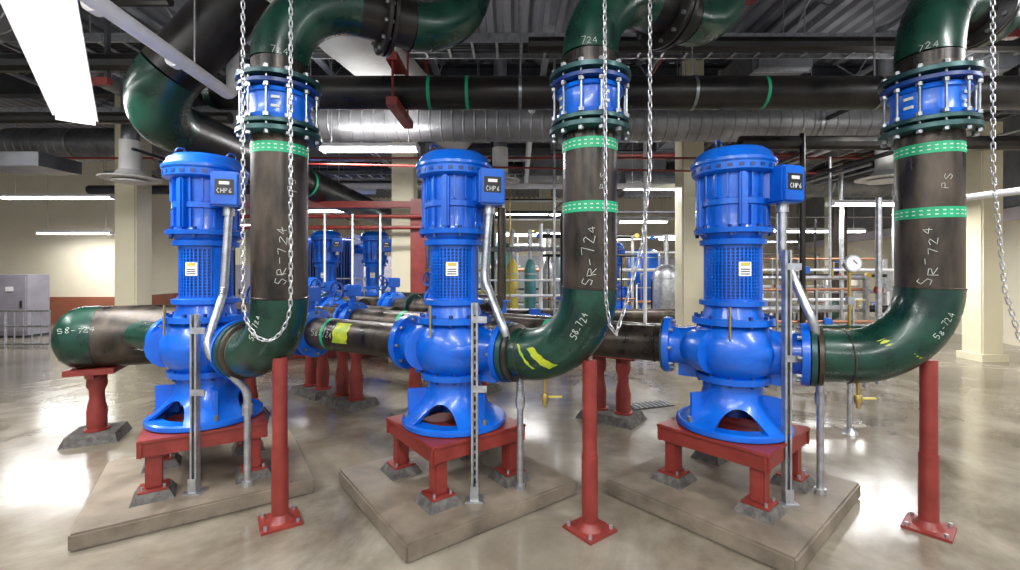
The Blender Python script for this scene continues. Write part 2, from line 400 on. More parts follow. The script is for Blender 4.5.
    b_.cyl(c-V((0,0,.11)),c-V((0,0,.17)),.034,GALV,12)
    b_.cyl((.0,-.26,.60),(.0,-.26,.80),.008,BRASS,6)
    o=b_.build(sharp=32); return o
PR=math.radians(-29)
pump0=make_pump(); pump0.location=(PP['l'][0],PP['l'][1],.472); pump0.rotation_euler=(0,0,PR)
for i,k in enumerate('mr'):
    o=bpy.data.objects.new('vertical_inline_pump.%03d'%(i+1),pump0.data); sc.collection.objects.link(o); o.location=(PP[k][0],PP[k][1],.472); o.rotation_euler=(0,0,PR)

# ------------------------------------------------------------ discharge risers
RS={'l':(-1.37,2.74),'m':(.46,2.655),'r':(2.43,2.67)}
PRd=.155; ZD=.472+NZ
def riser(k):
    px,py=PP[k]; rx,ry=RS[k]
    d0=V((math.cos(PR),math.sin(PR),0)); P0=V((px,py,ZD))+d0*.425
    b_=B('discharge_pipe')
    b_.flange(P0+d0*.018,d0,.19,.034,TEAL,0)
    b_.flange(P0+d0*.055,d0,.182,.03,STEEL,0)
    rp=V((rx,ry,ZD)); hd=(rp-P0); hd.z=0; L=hd.length; hd.normalize()
    R=min(.42,L-.12)
    segs=fillet([P0+d0*.03,rp,V((rx,ry,2.30))],R,20)
    b_.tube(segs[0][1],PRd+.002,GREEN,40)
    for kind,p in segs:
        if kind=='a':
            b_.tube(p,PRd+.003,GREEN,40)
            for q in (0,-1):
                t=(p[1]-p[0]) if q==0 else (p[-1]-p[-2])
                b_.lathe(p[q]-t.normalized()*.006,t,[(0,PRd+.002),(.003,PRd+.007),(.009,PRd+.007),(.012,PRd+.002)],STEEL,40,caps=False)
    b_.tube([V((rx,ry,ZD+R)),V((rx,ry,2.28))],PRd,STEEL,40)
    C=V((rx,ry,ZD+R))-hd*R
    tocam=V((-rx,-ry,.5)).normalized()
    def on_elbow(ph,psi,off=.005):
        rad=(hd*math.sin(ph)-V((0,0,1))*math.cos(ph)); side=hd.cross(V((0,0,1)))
        return C+rad*R+(rad*math.cos(psi)+side*math.sin(psi))*(PRd+off)
    sg=1 if hd.cross(V((0,0,1))).dot(tocam)>0 else -1
    patches={'m':((.34,.46,.9,1.9),(.14,.18,1.1,2.1)),'r':((.40,.62,.9,2.2),(-.20,-.12,1.0,2.0)),'l':()}[k]
    for (pa,pb,sa,sb) in patches:
        vs=[];N=10
        for i in range(N+1):
            psi=sg*(sa+(sb-sa)*i/N)
            vs+= [on_elbow(pa+.008*math.sin(i*1.7)-.02*i+.1,psi,.0045),on_elbow(pb+.008*math.cos(i*2.1)-.02*i+.1,psi,.0045)]
        if pa>0: b_.add(vs,[(2*i,2*i+1,2*i+3,2*i+2) for i in range(N)],YEL)
    write(b_,'58-724',lambda u,v:on_elbow(.95+u/R*.8,sg*(1.15+v/PRd),.0045),.034,CHALK,.0013,jit=.2)
    az=math.atan2(-ry,-rx)
    zs={'l':[2.20],'m':[2.20,1.85],'r':[2.18,1.82]}[k]
    for z in zs:
        b_.lathe((rx,ry,z-.03),(0,0,1),[(0,PRd+.002),(.06,PRd+.002)],GREENB,40,caps=False)
        for i in range(30):
            a=2*pi*i/30
            for q in range(2): b_.box((rx+(PRd+.0025)*math.cos(a),ry+(PRd+.0025)*math.sin(a),z+.011-.022*q),(.002,.014,.006),CHALK,a)
    write(b_,'SR-724',lambda u,v:V((rx+(PRd+.002)*math.cos(az+.15-v/PRd),ry+(PRd+.002)*math.sin(az+.15-v/PRd),1.42+u*1.2)),.052,CHALK,.0014,jit=.28)
    write(b_,'PS',lambda u,v:V((rx+(PRd+.002)*math.cos(az+.6-v/PRd),ry+(PRd+.002)*math.sin(az+.6-v/PRd),1.95+u*1.25)),.04,CHALK,.0012,jit=.25)
    td=V((math.cos(math.radians(30)),math.sin(math.radians(30)),0)); zt=3.17
    b_.cyl((rx,ry,2.61),(rx,ry,2.72),PRd,STEEL,36)
    P=[V((rx,ry,2.66)),V((rx,ry,zt)),V((rx,ry,zt))+td*1.25,V((rx,ry,CZ-.05))+td*1.25]
    for kind,p in fillet(P,.45,14):
        if (p[0]-p[-1]).length>.01: b_.tube(p,PRd+(.003 if kind=='a' else 0),GREEN if kind=='a' else STEELD,40)
    fc=V((rx,ry,zt))+td*.63; b_.flange(fc-td*.02,td,.235,.03,STEELD,12); b_.flange(fc+td*.02,td,.235,.03,STEELD,0)
    write(b_,'724',lambda u,v:V((rx+(PRd+.005)*math.cos(az-.3+u/PRd),ry+(PRd+.005)*math.sin(az-.3+u/PRd),2.73+v)),.036,CHALK,.0013,jit=.2)
    b_.build(sharp=40)
    f=B('flexible_pipe_coupling'); Zx=(0,0,1)
    for z in (2.29,2.60): f.flange((rx,ry,z),Zx,.232,.032,TEAL,0)
    for z in (2.335,2.555): f.flange((rx,ry,z),Zx,.222,.028,TEAL if z<2.4 else BLUED,0)
    f.lathe((rx,ry,0),Zx,[(2.34,.16),(2.35,.185),(2.38,.192),(2.385,.178),(2.44,.17),(2.50,.178),(2.505,.192),(2.53,.185),(2.545,.16)],BLUE,40)
    for i in range(12):
        a=2*pi*i/12+.13; x,y=rx+.208*math.cos(a),ry+.208*math.sin(a)
        f.cyl((x,y,2.26),(x,y,2.64),.0065,BOLT,8)
        for z in (2.265,2.362,2.528,2.626): f.cyl((x,y,z-.010),(x,y,z+.010),.016,BOLT,6)
        if i%3==0:
            for z in (2.42,2.47): f.box((rx+.177*math.cos(a+.2),ry+.177*math.sin(a+.2),z),(.006,.045,.015),CHALK,a+.2)
    f.build()
    s_=B('pipe_support_post')
    bx,by=rx,ry
    s_.cyl((bx,by,.012),(bx,by,.98),.042,RED,20)
    s_.box((bx,by,.008),(.22,.22,.016),RED,ANG[k]); s_.lathe((bx,by,.016),(0,0,1),[(0,.075),(.03,.05),(.05,.042)],RED,20)
    s_.cyl((bx,by,.03),(bx,by,.44),.047,RED,20)
    for sx in (-1,1):
        for sy in (-1,1):
            q=V((bx,by,0))+Matrix.Rotation(ANG[k],3,'Z')@V((sx*.085,sy*.085,0)); s_.cyl((q.x,q.y,.016),(q.x,q.y,.035),.011,GALV,6)
    s_.build()
    if k!='l':
        d_=B('drain_valve')
        q=P0+hd*.26; q.z=ZD-.14
        d_.cyl(q,q-V((0,0,.09)),.010,BRASS,8); d_.lathe(q-V((0,0,.09)),(0,0,-1),[(0,.018),(.02,.024),(.05,.018)],BRASS,12)
        d_.box(q+V((.05,0,-.11)),(.11,.016,.008),YELT); d_.cyl(q-V((0,0,.13)),q-V((0,0,.17)),.012,BRASS,8); d_.build()
for k in 'lmr': riser(k)

# ------------------------------------------------------------ suction piping behind
def bigpost(x,y,ztop,rz=0.,pair=True):
    b_=B('pipe_pedestal')
    b_.box((x,y,.04),(.6 if pair else .40,.40,.08),GROUT,rz,top=.85)
    M=Matrix.Rotation(rz,3,'Z')
    for s_ in ((-1,1) if pair else (0,)):
        c=V((x,y,0))+M@V((s_*.13,0,0)); H=ztop-.08
        b_.lathe((c.x,c.y,.08),(0,0,1),[(0,.095),(.015,.095),(.02,.07),(H*.3,.075),(H*.5,.055),(H*.62,.055),(H*.7,.075),(H-.07,.07),(H-.06,.09),(H-.05,.09)],RED,20)
    b_.box((x,y,ztop-.02),(.55 if pair else .4,.34,.05),RED,rz)
    b_.box((x,y,ztop-.055),(.5 if pair else .36,.06,.05),RED,rz)
    b_.build()
def run(name,pts,r,R=.4,elb=GREEN,st=STEEL,seg=28):
    b_=B(name)
    for kind,p in fillet(pts,R,10):
        if (p[0]-p[-1]).length>.01: b_.tube(p,r+(.003 if kind=='a' else 0),elb if kind=='a' else st,seg)
    return b_
d0=V((-math.cos(PR),-math.sin(PR),0))
def suction(k,L,bands):
    px,py=PP[k]; P0=V((px,py,ZD))+d0*.405; r=.128
    b_=B('suction_pipe')
    b_.flange(P0+d0*.018,d0,.188,.034,TEAL,0)
    b_.tube([P0,P0+d0*L],r,STEEL,36)
    b_.lathe(P0+d0*.08,d0,[(0,r+.002),(.004,r+.007),(.012,r+.007),(.016,r+.002)],STEEL,32,caps=False)
    for t,w_,m in bands: b_.lathe(P0+d0*t,d0,[(0,r+.002),(w_,r+.002)],m,32,caps=False)
    side=V((d0.y,-d0.x,0)); side=side if side.y<0 else -side
    write(b_,'58-724',lambda u,v:P0+d0*(.9-u)+(side*math.cos(v/r)+V((0,0,1))*math.sin(v/r))*(r+.003),.045,CHALK,.0014,jit=.18)
    vs=[]
    for i in range(9):
        a=-.3+1.3*i/8
        for t in (.50+.01*math.sin(i*2.),.66+.01*math.cos(i*1.6)): vs.append(P0+d0*t+(side*math.cos(a)+V((0,0,1))*math.sin(a))*(r+.003))
    b_.add(vs,[(2*i,2*i+1,2*i+3,2*i+2) for i in range(8)],YEL)
    return b_,P0
def valve(c,ax,R=.20,s=1.):
    b_=B('butterfly_valve'); c=V(c); ax=V(ax).normalized()
    for t in (-.07,.07): b_.flange(c+ax*t,ax,R,.03,BLUE,8)
    b_.lathe(c-ax*.05,ax,[(0,R*.8),(.1,R*.8)],BLUE,32)
    b_.cyl(c,c+V((0,0,R+.12)),.035,BLUE,12); b_.box(c+V((0,0,R+.12)),(.15,.13,.12),BLUE,.6,bev=.01)
    sd=V((ax.y,-ax.x,0)); q=c+V((0,0,R+.12))
    if sd.y>0: sd=-sd
    b_.cyl(q,q+sd*.2,.012,BLUED,8)
    w=q+sd*.2; u,v_,_=frame(sd); b_.tube([w+(u*math.cos(t)+v_*math.sin(t))*.09 for t in [2*pi*i/20 for i in range(20)]],.010,BLUED,6,closed=True)
    for i in range(3): t=2*pi*i/3; b_.cyl(w,w+(u*math.cos(t)+v_*math.sin(t))*.09,.007,BLUED,6)
    b_.build()
bm1,PM=suction('m',1.9,((.78,.03,GREENB),)); bm1.build()
bm2,PRr=suction('r',4.2,((.9,.04,GREENB),(2.4,.05,GREENB))); bm2.build()
valve(PM+d0*1.08,d0,.20); valve(PRr+d0*3.15,d0,.19); valve(PM+d0*1.55,d0,.18)
A3=V((-3.70,4.05,.91)); d3=V((math.cos(math.radians(25)),math.sin(math.radians(25)),0)); r3=.27
b_=B('suction_header_pipe')
b_.tube([A3+d3*.06,A3+d3*1.55],r3,STEEL,44)
b_.lathe(A3+d3*.08,-d3,[(0,r3+.004),(.12,r3+.003),(.19,r3*.93),(.25,r3*.76),(.29,r3*.5),(.315,r3*.2),(.318,.001)],GREEN,44)
b_.lathe(A3+d3*1.55,d3,[(0,r3),(.10,r3*.9),(.15,r3*.6),(.17,.01)],GREEN,32)
q=V((PP['l'][0],PP['l'][1],ZD))+d0*.405
b_.flange(q+d0*.018,d0,.185,.034,TEAL,0); b_.tube([q,q+d0*.55],.115,GREEN,28)
write(b_,'58-724',lambda u,v:A3+d3*(-.12+u)+ (V((d3.y,-d3.x,0))*math.cos(.25+v/r3)+V((0,0,1))*math.sin(.25+v/r3))*(r3+.005),.045,CHALK,.0016,jit=.2)
b_.build()
bigpost(A3.x+.02,A3.y+.05,.645,math.radians(25)+pi/2,False)
bigpost(A3.x+d3.x*1.1,A3.y+d3.y*1.1,.645,math.radians(25),True)
d2=V((-2.92,2.2,0)).normalized(); A2=V((1.62,4.2,.84))
b_=B('return_pipe'); b_.tube([A2,A2+d2*4.8],.15,STEEL,32); b_.lathe(A2,-d2,[(0,.152),(.06,.13),(.1,.06),(.11,.001)],GREEN,28); b_.build()
a2=math.atan2(d2.y,d2.x)
for t in (.75,2.6): q=A2+d2*t; bigpost(q.x,q.y,.69,a2)
bigpost(-1.80,5.15,.80,a2); bigpost(-2.35,5.6,.8,a2); bigpost(-.95,4.6,.85,a2,False)
for i,(x,y,z) in enumerate(((-2.15,5.5,.98),(-1.5,5.9,1.02),(-2.75,6.3,1.02),(-1.05,6.6,1.05))):
    b_=B('branch_pipe'); p=V((x,y,z)); b_.tube([p-V((.9,-.5,0)),p+V((.9,-.5,0))],.12,STEEL,28); b_.flange(p+V((.30,-.165,0)),V((.9,-.5,0)),.18,.03,TEAL,0); b_.build()
    valve(p,(.9,-.5,0),.2)
b_=run('chilled_water_pipe',[(-4.8,6.9,.97),(-.9,7.36,.97),(-.9,7.36,2.6)],.12,.3); b_.build()
b_=run('chilled_water_pipe',[(-4.2,8.8,.6),(6.5,9.1,.6),(6.5,9.1,2.8)],.14,.3); b_.build()

# ------------------------------------------------------------ overhead piping
b_=B('overhead_header_pipe'); Y=4.42; Z=3.2
b_.tube([(-2.80,Y,Z),(7.0,Y,Z)],.155,STEELD,36)
for x in (-.78,-.42,2.4): b_.lathe((x,Y,Z),(1,0,0),[(0,.157),(.03,.157)],GREENB,36,caps=False)
b_.lathe((-2.80,Y,Z),(-1,0,0),[(0,.157),(.07,.14),(.12,.08),(.14,.001)],GREEN,36)
for x in (-2.0,.1,1.75,3.5,5.2):
    b_.cyl((x,Y,Z+.16),(x,Y,CZ-.07),.008,GALV,6); b_.lathe((x-.02,Y,Z),(1,0,0),[(0,.163),(.03,.163)],BOLT,36,caps=False)
b_.build()
b_=run('overhead_return_pipe',[(-1.40,3.75,4.55),(-3.05,3.75,2.80),(-2.92,12.5,2.75)],.225,.42,GREEN,STEELD,40)
for y in (6.6,8.8): b_.lathe((-3.00,y,2.77),(0,1,0),[(0,.229),(.07,.229)],GREENB,36,caps=False)
b_.cyl((-2.98,8.,3.0),(-2.98,8.,CZ-.07),.008,GALV,6); b_.cyl((-3.02,5.2,3.0),(-3.02,5.2,CZ-.07),.008,GALV,6)
b_.build()
def spiral(name,p0,p1,r,m=DUCT,pitch=.15,hang=True):
    b_=B(name); p0=V(p0);p1=V(p1); d=(p1-p0); L=d.length; d.normalize(); prof=[]; t=0
    while t<L: prof+=[(t,r),(t+pitch*.8,r),(t+pitch*.86,r+.008),(t+pitch*.94,r+.008)]; t+=pitch
    prof.append((L,r)); b_.lathe(p0,d,prof,m,36)
    if hang:
        for q in (.15,.5,.85):
            c=p0+d*L*q; b_.lathe(c-d*.02,d,[(0,r+.012),(.04,r+.012)],GALV,36,caps=False)
            if CZ-.07>c.z+r: b_.cyl(c+V((0,0,r)),(c.x,c.y,CZ-.07),.006,GALV,5)
    b_.build()
spiral('spiral_duct',(-4.2,6.3,3.50),(5.6,6.3,3.50),.235,DUCTM)
spiral('spiral_duct',(-9.5,8.8,3.9),(-1.2,8.8,3.9),.3)
spiral('supply_duct',(-1.95,3.0,3.95),(-.85,9.8,4.05),.32,DUCTL,.9)
spiral('spiral_duct',(5.9,5.5,4.2),(7.5,13.,4.2),.3)
spiral('spiral_duct',(2.5,10.2,3.4),(11.5,10.2,3.4),.28)
spiral('spiral_duct',(-5.2,2.5,4.2),(-5.6,12,4.2),.28)
b_=B('ventilation_duct'); b_.box((1.9,10.8,3.9),(3.2,.9,.55),DUCT); b_.build()
b_=B('ventilation_duct'); b_.box((-6.5,6.2,2.93),(.9,.6,.18),DUCT); b_.build()
b_=B('ventilation_duct'); b_.box((3.6,9.5,4.35),(.7,7,.4),DUCT)
for y in range(6,13): b_.box((3.6,y+.1,4.35),(.76,.04,.46),GALV)
b_.build()
def diffuser(x,y,z,r=.33):
    b_=B('round_air_diffuser')
    b_.lathe((x,y,z),(0,0,1),[(0,r),(.015,r*1.02),(.03,r*.75),(.06,r*.55),(.12,.12),(.5,.12)],DUCTL,32); b_.cyl((x,y,z+.5),(x,y,CZ-.07),.10,DUCT,20)
    b_.lathe((x,y,z-.04),(0,0,1),[(0,r*.6),(.02,r*.62)],DUCTL,32); b_.build()
diffuser(-4.95,6.0,2.68); diffuser(-.15,7.0,2.85,.3); diffuser(5.3,6.5,2.78,.35)
b_=B('white_conduit_pipe'); b_.tube(smooth([(-2.30,2.0,3.02),(-2.44,4.05,3.02),(-2.44,4.05,4.9)],.12),.05,WHITE,16)
for y in (2.6,3.3): b_.lathe((-2.33-.07*(y-2.),y,3.02),(0,1,0),[(0,.058),(.06,.058)],WHITE,16)
b_.cyl((-2.40,3.5,3.05),(-2.40,3.5,CZ),.006,GALV,5); b_.build()
b_=B('white_conduit_pipe'); b_.tube([(6.0,3.0,2.35),(5.3,5.6,2.35),(5.3,5.6,4.9)],.05,WHITE,12); b_.build()
def sm(name,pts,r,m,R=.1):
    b_=B(name); b_.tube(smooth(pts,R) if len(pts)>2 else pts,r,m,10); b_.build()
sm('sprinkler_pipe',[(-6,9.8,3.95),(8,9.8,3.95)],.035,RED)
sm('sprinkler_pipe',[(-7,7.2,3.25),(6.6,7.2,3.25)],.018,RED)
sm('sprinkler_pipe',[(-3.2,5.8,2.85),(4.6,6.9,2.95)],.014,RED)
sm('sprinkler_pipe',[(-1.0,2.4,4.3),(-1.4,12,4.3)],.03,RED)
sm('sprinkler_pipe',[(2.0,2.4,4.45),(2.3,13,4.45)],.03,RED)
for i in range(30):
    x=random.uniform(-5.5,2.2) if i%2 else random.uniform(3.6,7.2); z=random.uniform(2.9,4.4); y0=random.uniform(4.8,8)
    sm('electrical_conduit',[(x,y0,z),(x+random.uniform(-.2,.2),y0+random.uniform(4,10),z)],random.choice((.015,.02,.03,.05)),random.choice((GALV,GALV,STEELD,WHITE,DARK,DARK)))
for i in range(24):
    y=random.uniform(8,13); z=random.uniform(2.6,4.4); x0=random.uniform(-8,2)
    sm('process_pipe',[(x0,y,z),(x0+random.uniform(3,8),y,z)],random.choice((.02,.03,.05,.08,.12)),random.choice((GALV,STEELD,WHITE,DARK,DARK,STEELD)))
for (x0,x1,y,z,r) in ((-8,-3.3,5.0,3.75,.10),(-8.5,-3.4,5.6,3.35,.07),(2.9,8,5.8,3.1,.09),(.2,8,5.0,3.95,.08),(-9,-3.4,4.6,4.2,.06)):
    sm('process_pipe',[(x0,y,z),(x1,y,z)],r,STEELD)
def bracket(x,y,z0,z1,w):
    b_=B('pipe_hanger_bracket'); b_.box((x,y,z0),(w,.07,.07),RED); b_.box((x,y,z0+.16),(w,.07,.03),RED)
    for s_ in (-1,1): b_.box((x+s_*w*.45,y,(z0+CZ)/2-.03),(.03,.05,CZ-z0-.06),DARK)
    b_.build()
b_=B('pipe_hanger_bracket'); b_.box((-1.05,4.42,3.0),(.10,.7,.08),RED,bev=.006); b_.box((-1.05,4.42,3.4),(.1,.7,.07),RED)
for s_ in (-1,1): b_.cyl((-1.05,4.42+s_*.3,2.95),(-1.05,4.42+s_*.3,4.95),.012,RED,8)
b_.build()
bracket(-.75,3.9,3.85,5,.4); bracket(1.9,3.9,3.8,5,.35); bracket(4.6,4.4,3.75,5,.5); bracket(-4.6,5.0,3.55,5,.5)

# ------------------------------------------------------------ conduits and struts for pumps
def flexc(pts,rig):
    b_=B('electrical_flex_conduit'); p=smooth(pts,.15,8)
    out=[];rr=[]
    for i in range(len(p)-1):
        L=(p[i+1]-p[i]).length; n=max(1,int(L/.012))
        for k in range(n): out.append(p[i].lerp(p[i+1],k/n))
    for i in range(len(out)): rr.append(.0265 if i%2 else .0235)
    b_.tube(out,rr,GALV,12)
    e=p[-1]; b_.tube([e]+[V(q) for q in rig],.021,GALV,12); b_.cyl(e+V((0,0,.03)),e-V((0,0,.04)),.032,GALV,10)
    q=V(rig[-1]); b_.cyl(q,q+V((0,0,.03)),.034,GALV,10); b_.build()
def jb(k):
    M=Matrix.Rotation(PR,3,'Z'); return V((PP[k][0],PP[k][1],.472))+M@V((.285,-.01,1.40))
def strut(x,y,z1):
    b_=B('strut_channel_post')
    for s_ in (-1,1): b_.box((x+s_*.019,y,(z1+.1)/2),(.003,.04,z1-.1),GALV)
    b_.box((x,y+.019,(z1+.1)/2),(.04,.003,z1-.1),GALV)
    for s_ in (-1,1): b_.box((x+s_*.014,y-.02,(z1+.1)/2),(.011,.003,z1-.1),GALV)
    z=.16
    while z<z1-.04: b_.box((x,y+.016,z),(.012,.003,.03),BLACK); z+=.05
    b_.box((x,y,.105),(.11,.09,.01),GALV); b_.box((x,y-.03,.15),(.05,.006,.09),GALV)
    for z in (z1-.1,z1*.6): b_.box((x+.03,y-.022,z),(.09,.006,.04),GALV)
    b_.build()
q=jb('m'); flexc([q,(q.x-.03,q.y-.02,1.45),(-.03,2.80,1.12),(.065,2.95,.80),(.065,2.95,.66)],[(.065,2.95,.1)])
strut(-.215,2.80,1.30)
q=jb('r'); flexc([q,(q.x,q.y,1.60),(1.80,2.72,1.18),(1.95,2.89,.84),(1.95,2.89,.70)],[(1.95,2.89,.1)])
strut(1.66,2.76,1.62)
q=jb('l'); flexc([q,(q.x-.02,q.y-.02,1.35),(-1.90,2.86,1.0),(-1.71,2.995,.72),(-1.71,2.995,.6)],[(-1.71,2.995,.1)])
strut(-1.985,2.90,1.22)

# ------------------------------------------------------------ chains
def chain(path,pitch=.031,w=.0085,r=.003):
    b_=B('hoist_chain'); P=[V(p) for p in path]; i=0; n=0
    cum=[0]
    for a,c in zip(P,P[1:]): cum.append(cum[-1]+(c-a).length)
    s_=0
    while s_<cum[-1]:
        while i<len(P)-2 and cum[i+1]<s_: i+=1
        d=(P[i+1]-P[i]); c=P[i]+d*((s_-cum[i])/d.length); d=d.normalized()
        u,v_,_=frame(d,V((0,1,0)))
        side=(u+v_)*.7071 if n%2 else (u-v_)*.7071
        hl=pitch*.66-w
        ring=[]
        for k in range(10):
            a=2*pi*k/10; ring.append(c+side*w*math.cos(a)+d*(w*math.sin(a)+(hl if math.sin(a)>0 else -hl)))
        b_.tube(ring,r,CHROME,5,closed=True); s_+=pitch; n+=1
    b_.build(sharp=80)
def loop(xa,xb,y,zb,zt=4.9,side=0):
    L=[]; n=18
    for i in range(n+1):
        a=pi*i/n; L.append((xa+(xb-xa)*(1-math.cos(a))/2,y+side*math.sin(a),zb+(1-math.sin(a))*.22))
    return [(xa,y,zt)]+L+[(xb,y,zt)]
chain(loop(-1.364,-1.120,2.35,1.14))
chain([(.465,2.3,4.9),(.48,2.3,1.35),(.50,2.3,1.22),(.53,2.3,1.18),(.57,2.3,1.30),(.66,2.3,1.62),(.70,2.3,2.0),(.70,2.3,4.9)])
chain([(2.49,2.38,4.9),(2.50,2.38,2.0),(2.56,2.38,1.4),(2.64,2.38,1.13),(2.72,2.38,1.15),(2.80,2.38,1.5),(2.82,2.38,4.9)])

# ------------------------------------------------------------ background equipment
def hx(x,y,w=.9,h=1.6,dp=1.6,rz=0.):
    b_=B('plate_heat_exchanger'); M=Matrix.Rotation(rz,3,'Z')
    f=lambda a,b,c:V((x,y,0))+M@V((a,b,c))
    n=26
    for i in range(n): b_.box(f(-dp/2+dp*i/(n-1),0,.25+h/2),(.03,w,h),BLUE if i%3 else BLUED,rz)
    for s_ in (-1,1):
        b_.box(f(s_*(dp/2+.06),0,.15+h/2+.05),(.06,w+.15,h+.3),BLUE,rz,bev=.01)
        for q in (-1,1):
            for z in (.5,h): b_.cyl(f(s_*(dp/2+.06),q*w*.3,z),f(s_*(dp/2+.3),q*w*.3,z),.11,BLUE,18)
    for q in (-1,1):
        for z in (.3,.8,1.3,h+.2): b_.cyl(f(-dp/2-.3,q*(w/2+.05),z),f(dp/2+.3,q*(w/2+.05),z),.018,WHITE,8)
    b_.build()
hx(-4.6,11.2,1.0,2.0,1.6,.1)
b_=B('red_structural_frame')
b_.box((-1.42,7.2,1.3),(.24,.2,2.6),RED,bev=.01); b_.box((-4.6,7.2,1.3),(.14,.14,2.6),RED,bev=.01)
b_.box((-3.0,7.2,2.52),(3.4,.12,.10),RED)
for z in (2.15,2.32): b_.cyl((-4.7,7.05,z),(-1.3,7.05,z),.03,RED,10)
b_.build()
for i in range(3):
    x=-2.8+i*.42; sm('vertical_drop_pipe',[(x,6.95,1.0),(x,6.95,2.35)],.016,WHITE)
def booster(x,y,rz):
    b_=B('booster_pump'); M=Matrix.Rotation(rz,3,'Z'); f=lambda a,b,c:V((x,y,0))+M@V((a,b,c)); ax=M@V((1,0,0))
    b_.box(f(0,0,.1),(1.2,.5,.2),CONC,rz,bev=.01); b_.box(f(0,0,.24),(1.1,.4,.08),RED,rz)
    for s_ in (-1,1): b_.box(f(.28*1+s_*.15,0,.33),(.06,.34,.12),RED,rz)
    b_.lathe(f(.05,0,.55),ax,[(0,.1),(.02,.19),(.08,.2),(.42,.2),(.48,.19),(.5,.12),(.56,.1)],BLUE,28)
    for i in range(20):
        a=2*pi*i/20; b_.box(f(.30,.205*math.cos(a),.55+.205*math.sin(a)),(.34,.02,.02),BLUE,rz)
    b_.cyl(f(-.2,0,.55),f(.06,0,.55),.05,BOLT,14)
    b_.lathe(f(-.45,0,.55),ax,[(0,.15),(.03,.22),(.16,.23),(.22,.15),(.26,.08)],BLUE,28)
    b_.cyl(f(-.38,0,.55),f(-.38,0,1.0),.08,BLUE,18); b_.flange(f(-.38,0,1.0),(0,0,1),.14,.03,BLUE,8); b_.cyl(f(-.38,0,1.0),f(-.38,0,2.5),.07,STEEL,18)
    b_.box(f(.25,0,.8),(.14,.14,.10),BLUE,rz); b_.build()
for (x,y) in ((-.7,8.6),(.2,7.6),(1.3,8.4),(2.2,10.4),(-5.6,8.6)): booster(x,y,.5)
# second row of vertical pumps
for i,(x,y) in enumerate(((-3.25,8.15),(-2.45,8.35),(-2.2,12.2),(2.6,11.6),(-3.9,8.0))):
    o=bpy.data.objects.new('vertical_inline_pump.%03d'%(3+i),pump0.data); sc.collection.objects.link(o); o.location=(x,y,.372); o.rotation_euler=(0,0,-.5 if y<10 else .6)
    b_=B('equipment_base'); b_.box((x,y,.185),(.74,.74,.37),RED,.6,bev=.02); b_.build()
def manifold(x0,x1,y,zs,name='piping_manifold',ms=(GALV,COPPER,WHITE,STEELD,GALV),st=.45):
    b_=B(name)
    for z in zs: b_.cyl((x0,y,z),(x1,y+random.uniform(-.2,.2),z),random.choice((.02,.03,.045)),random.choice(ms),10)
    n=max(2,int((x1-x0)/st))
    for i in range(n+1):
        x=x0+(x1-x0)*i/n
        if random.random()<.75: b_.cyl((x,y-.06,random.uniform(.0,.2)),(x,y-.06,random.choice((1.2,1.6,2.4,3.2))),random.choice((.015,.022,.035)),random.choice(ms),8)
        z=random.choice(zs); b_.lathe((x,y-.08,z),(0,1,0),[(0,.05),(.03,.06),(.06,.03)],random.choice((BRASS,BLUE,RED,GALV)),12)
        z=random.choice(zs); b_.cyl((x+.1,y,z),(x+.1,y,z+.12),.012,BRASS,6); b_.box((x+.14,y,z+.12),(.10,.015,.012),random.choice((YELT,RED,BLUE)))
        b_.cyl((x+.2,y-.02,min(zs)),(x+.2,y-.02,random.choice(zs)),.015,random.choice(ms),8)
    for x in (x0+.05,x1-.05): b_.box((x,y+.08,max(zs)/2),(.05,.05,max(zs)),GALV)
    b_.build()
manifold(2.7,4.6,5.8,[.62,.72,.85,1.0,1.12,1.25,1.4],ms=(GALV,GALV,COPPER,STEELD,WHITE),st=.3)
manifold(3.4,5.9,7.0,[.5,.7,.95,1.2,1.5],ms=(GALV,COPPER,STEELD,WHITE,GALV),st=.35)
manifold(4.0,6.8,8.2,[.5,.8,1.1,1.4,1.7],ms=(GALV,COPPER,STEELD,GALV))
manifold(.6,2.6,9.5,[.5,.9,1.3,1.8,2.2])
manifold(-.9,.9,12.,[.6,1.0,1.5,2.0,2.4])
manifold(2.5,6,13,[.6,1.0,1.5,2.0,2.4])
manifold(-2.3,-.3,10.5,[.6,1.0,1.5,2.0,2.4],ms=(TEALT,GREENB,GALV,YELT,BLUE))
manifold(6.5,9.5,14,[.6,1.0,1.5,2.0])
manifold(-.6,1.2,9.0,[.7,1.0,1.3,1.9],ms=(TEALT,GALV,WHITE,BRASS))
def tank(x,y,r,h,m,nm='storage_tank'):
    b_=B(nm); b_.lathe((x,y,0),(0,0,1),[(.3,.05),(.33,r*.6),(.42,r*.92),(.5,r),(h,r),(h+.1,r*.9),(h+.2,r*.55),(h+.24,.05)],m,32)
    for i in range(3): a=2*pi*i/3; b_.cyl((x+r*.8*math.cos(a),y+r*.8*math.sin(a),0),(x+r*.8*math.cos(a),y+r*.8*math.sin(a),.6),.05,m,8)
    b_.lathe((x,y,h-.1),(0,0,1),[(0,r+.02),(.03,r+.02)],GALV,32)
    b_.cyl((x,y,h+.2),(x,y,h+.9),.05,GALV,10); b_.build()
tank(1.9,13.2,.5,1.9,TEALT); tank(-.4,15.5,.6,2.2,TEALT); tank(4.6,15.8,.55,2.0,BLUE); tank(3.6,10.6,.3,1.4,GALV); tank(8.2,11.4,.35,1.2,DUCTL)
for i,(x,y,m) in enumerate(((.05,10.2,YELT),(.45,10.3,TEALT),(.85,10.2,GALV),(-.35,10.4,GALV))): tank(x,y,.13,1.5,m,'filter_housing')
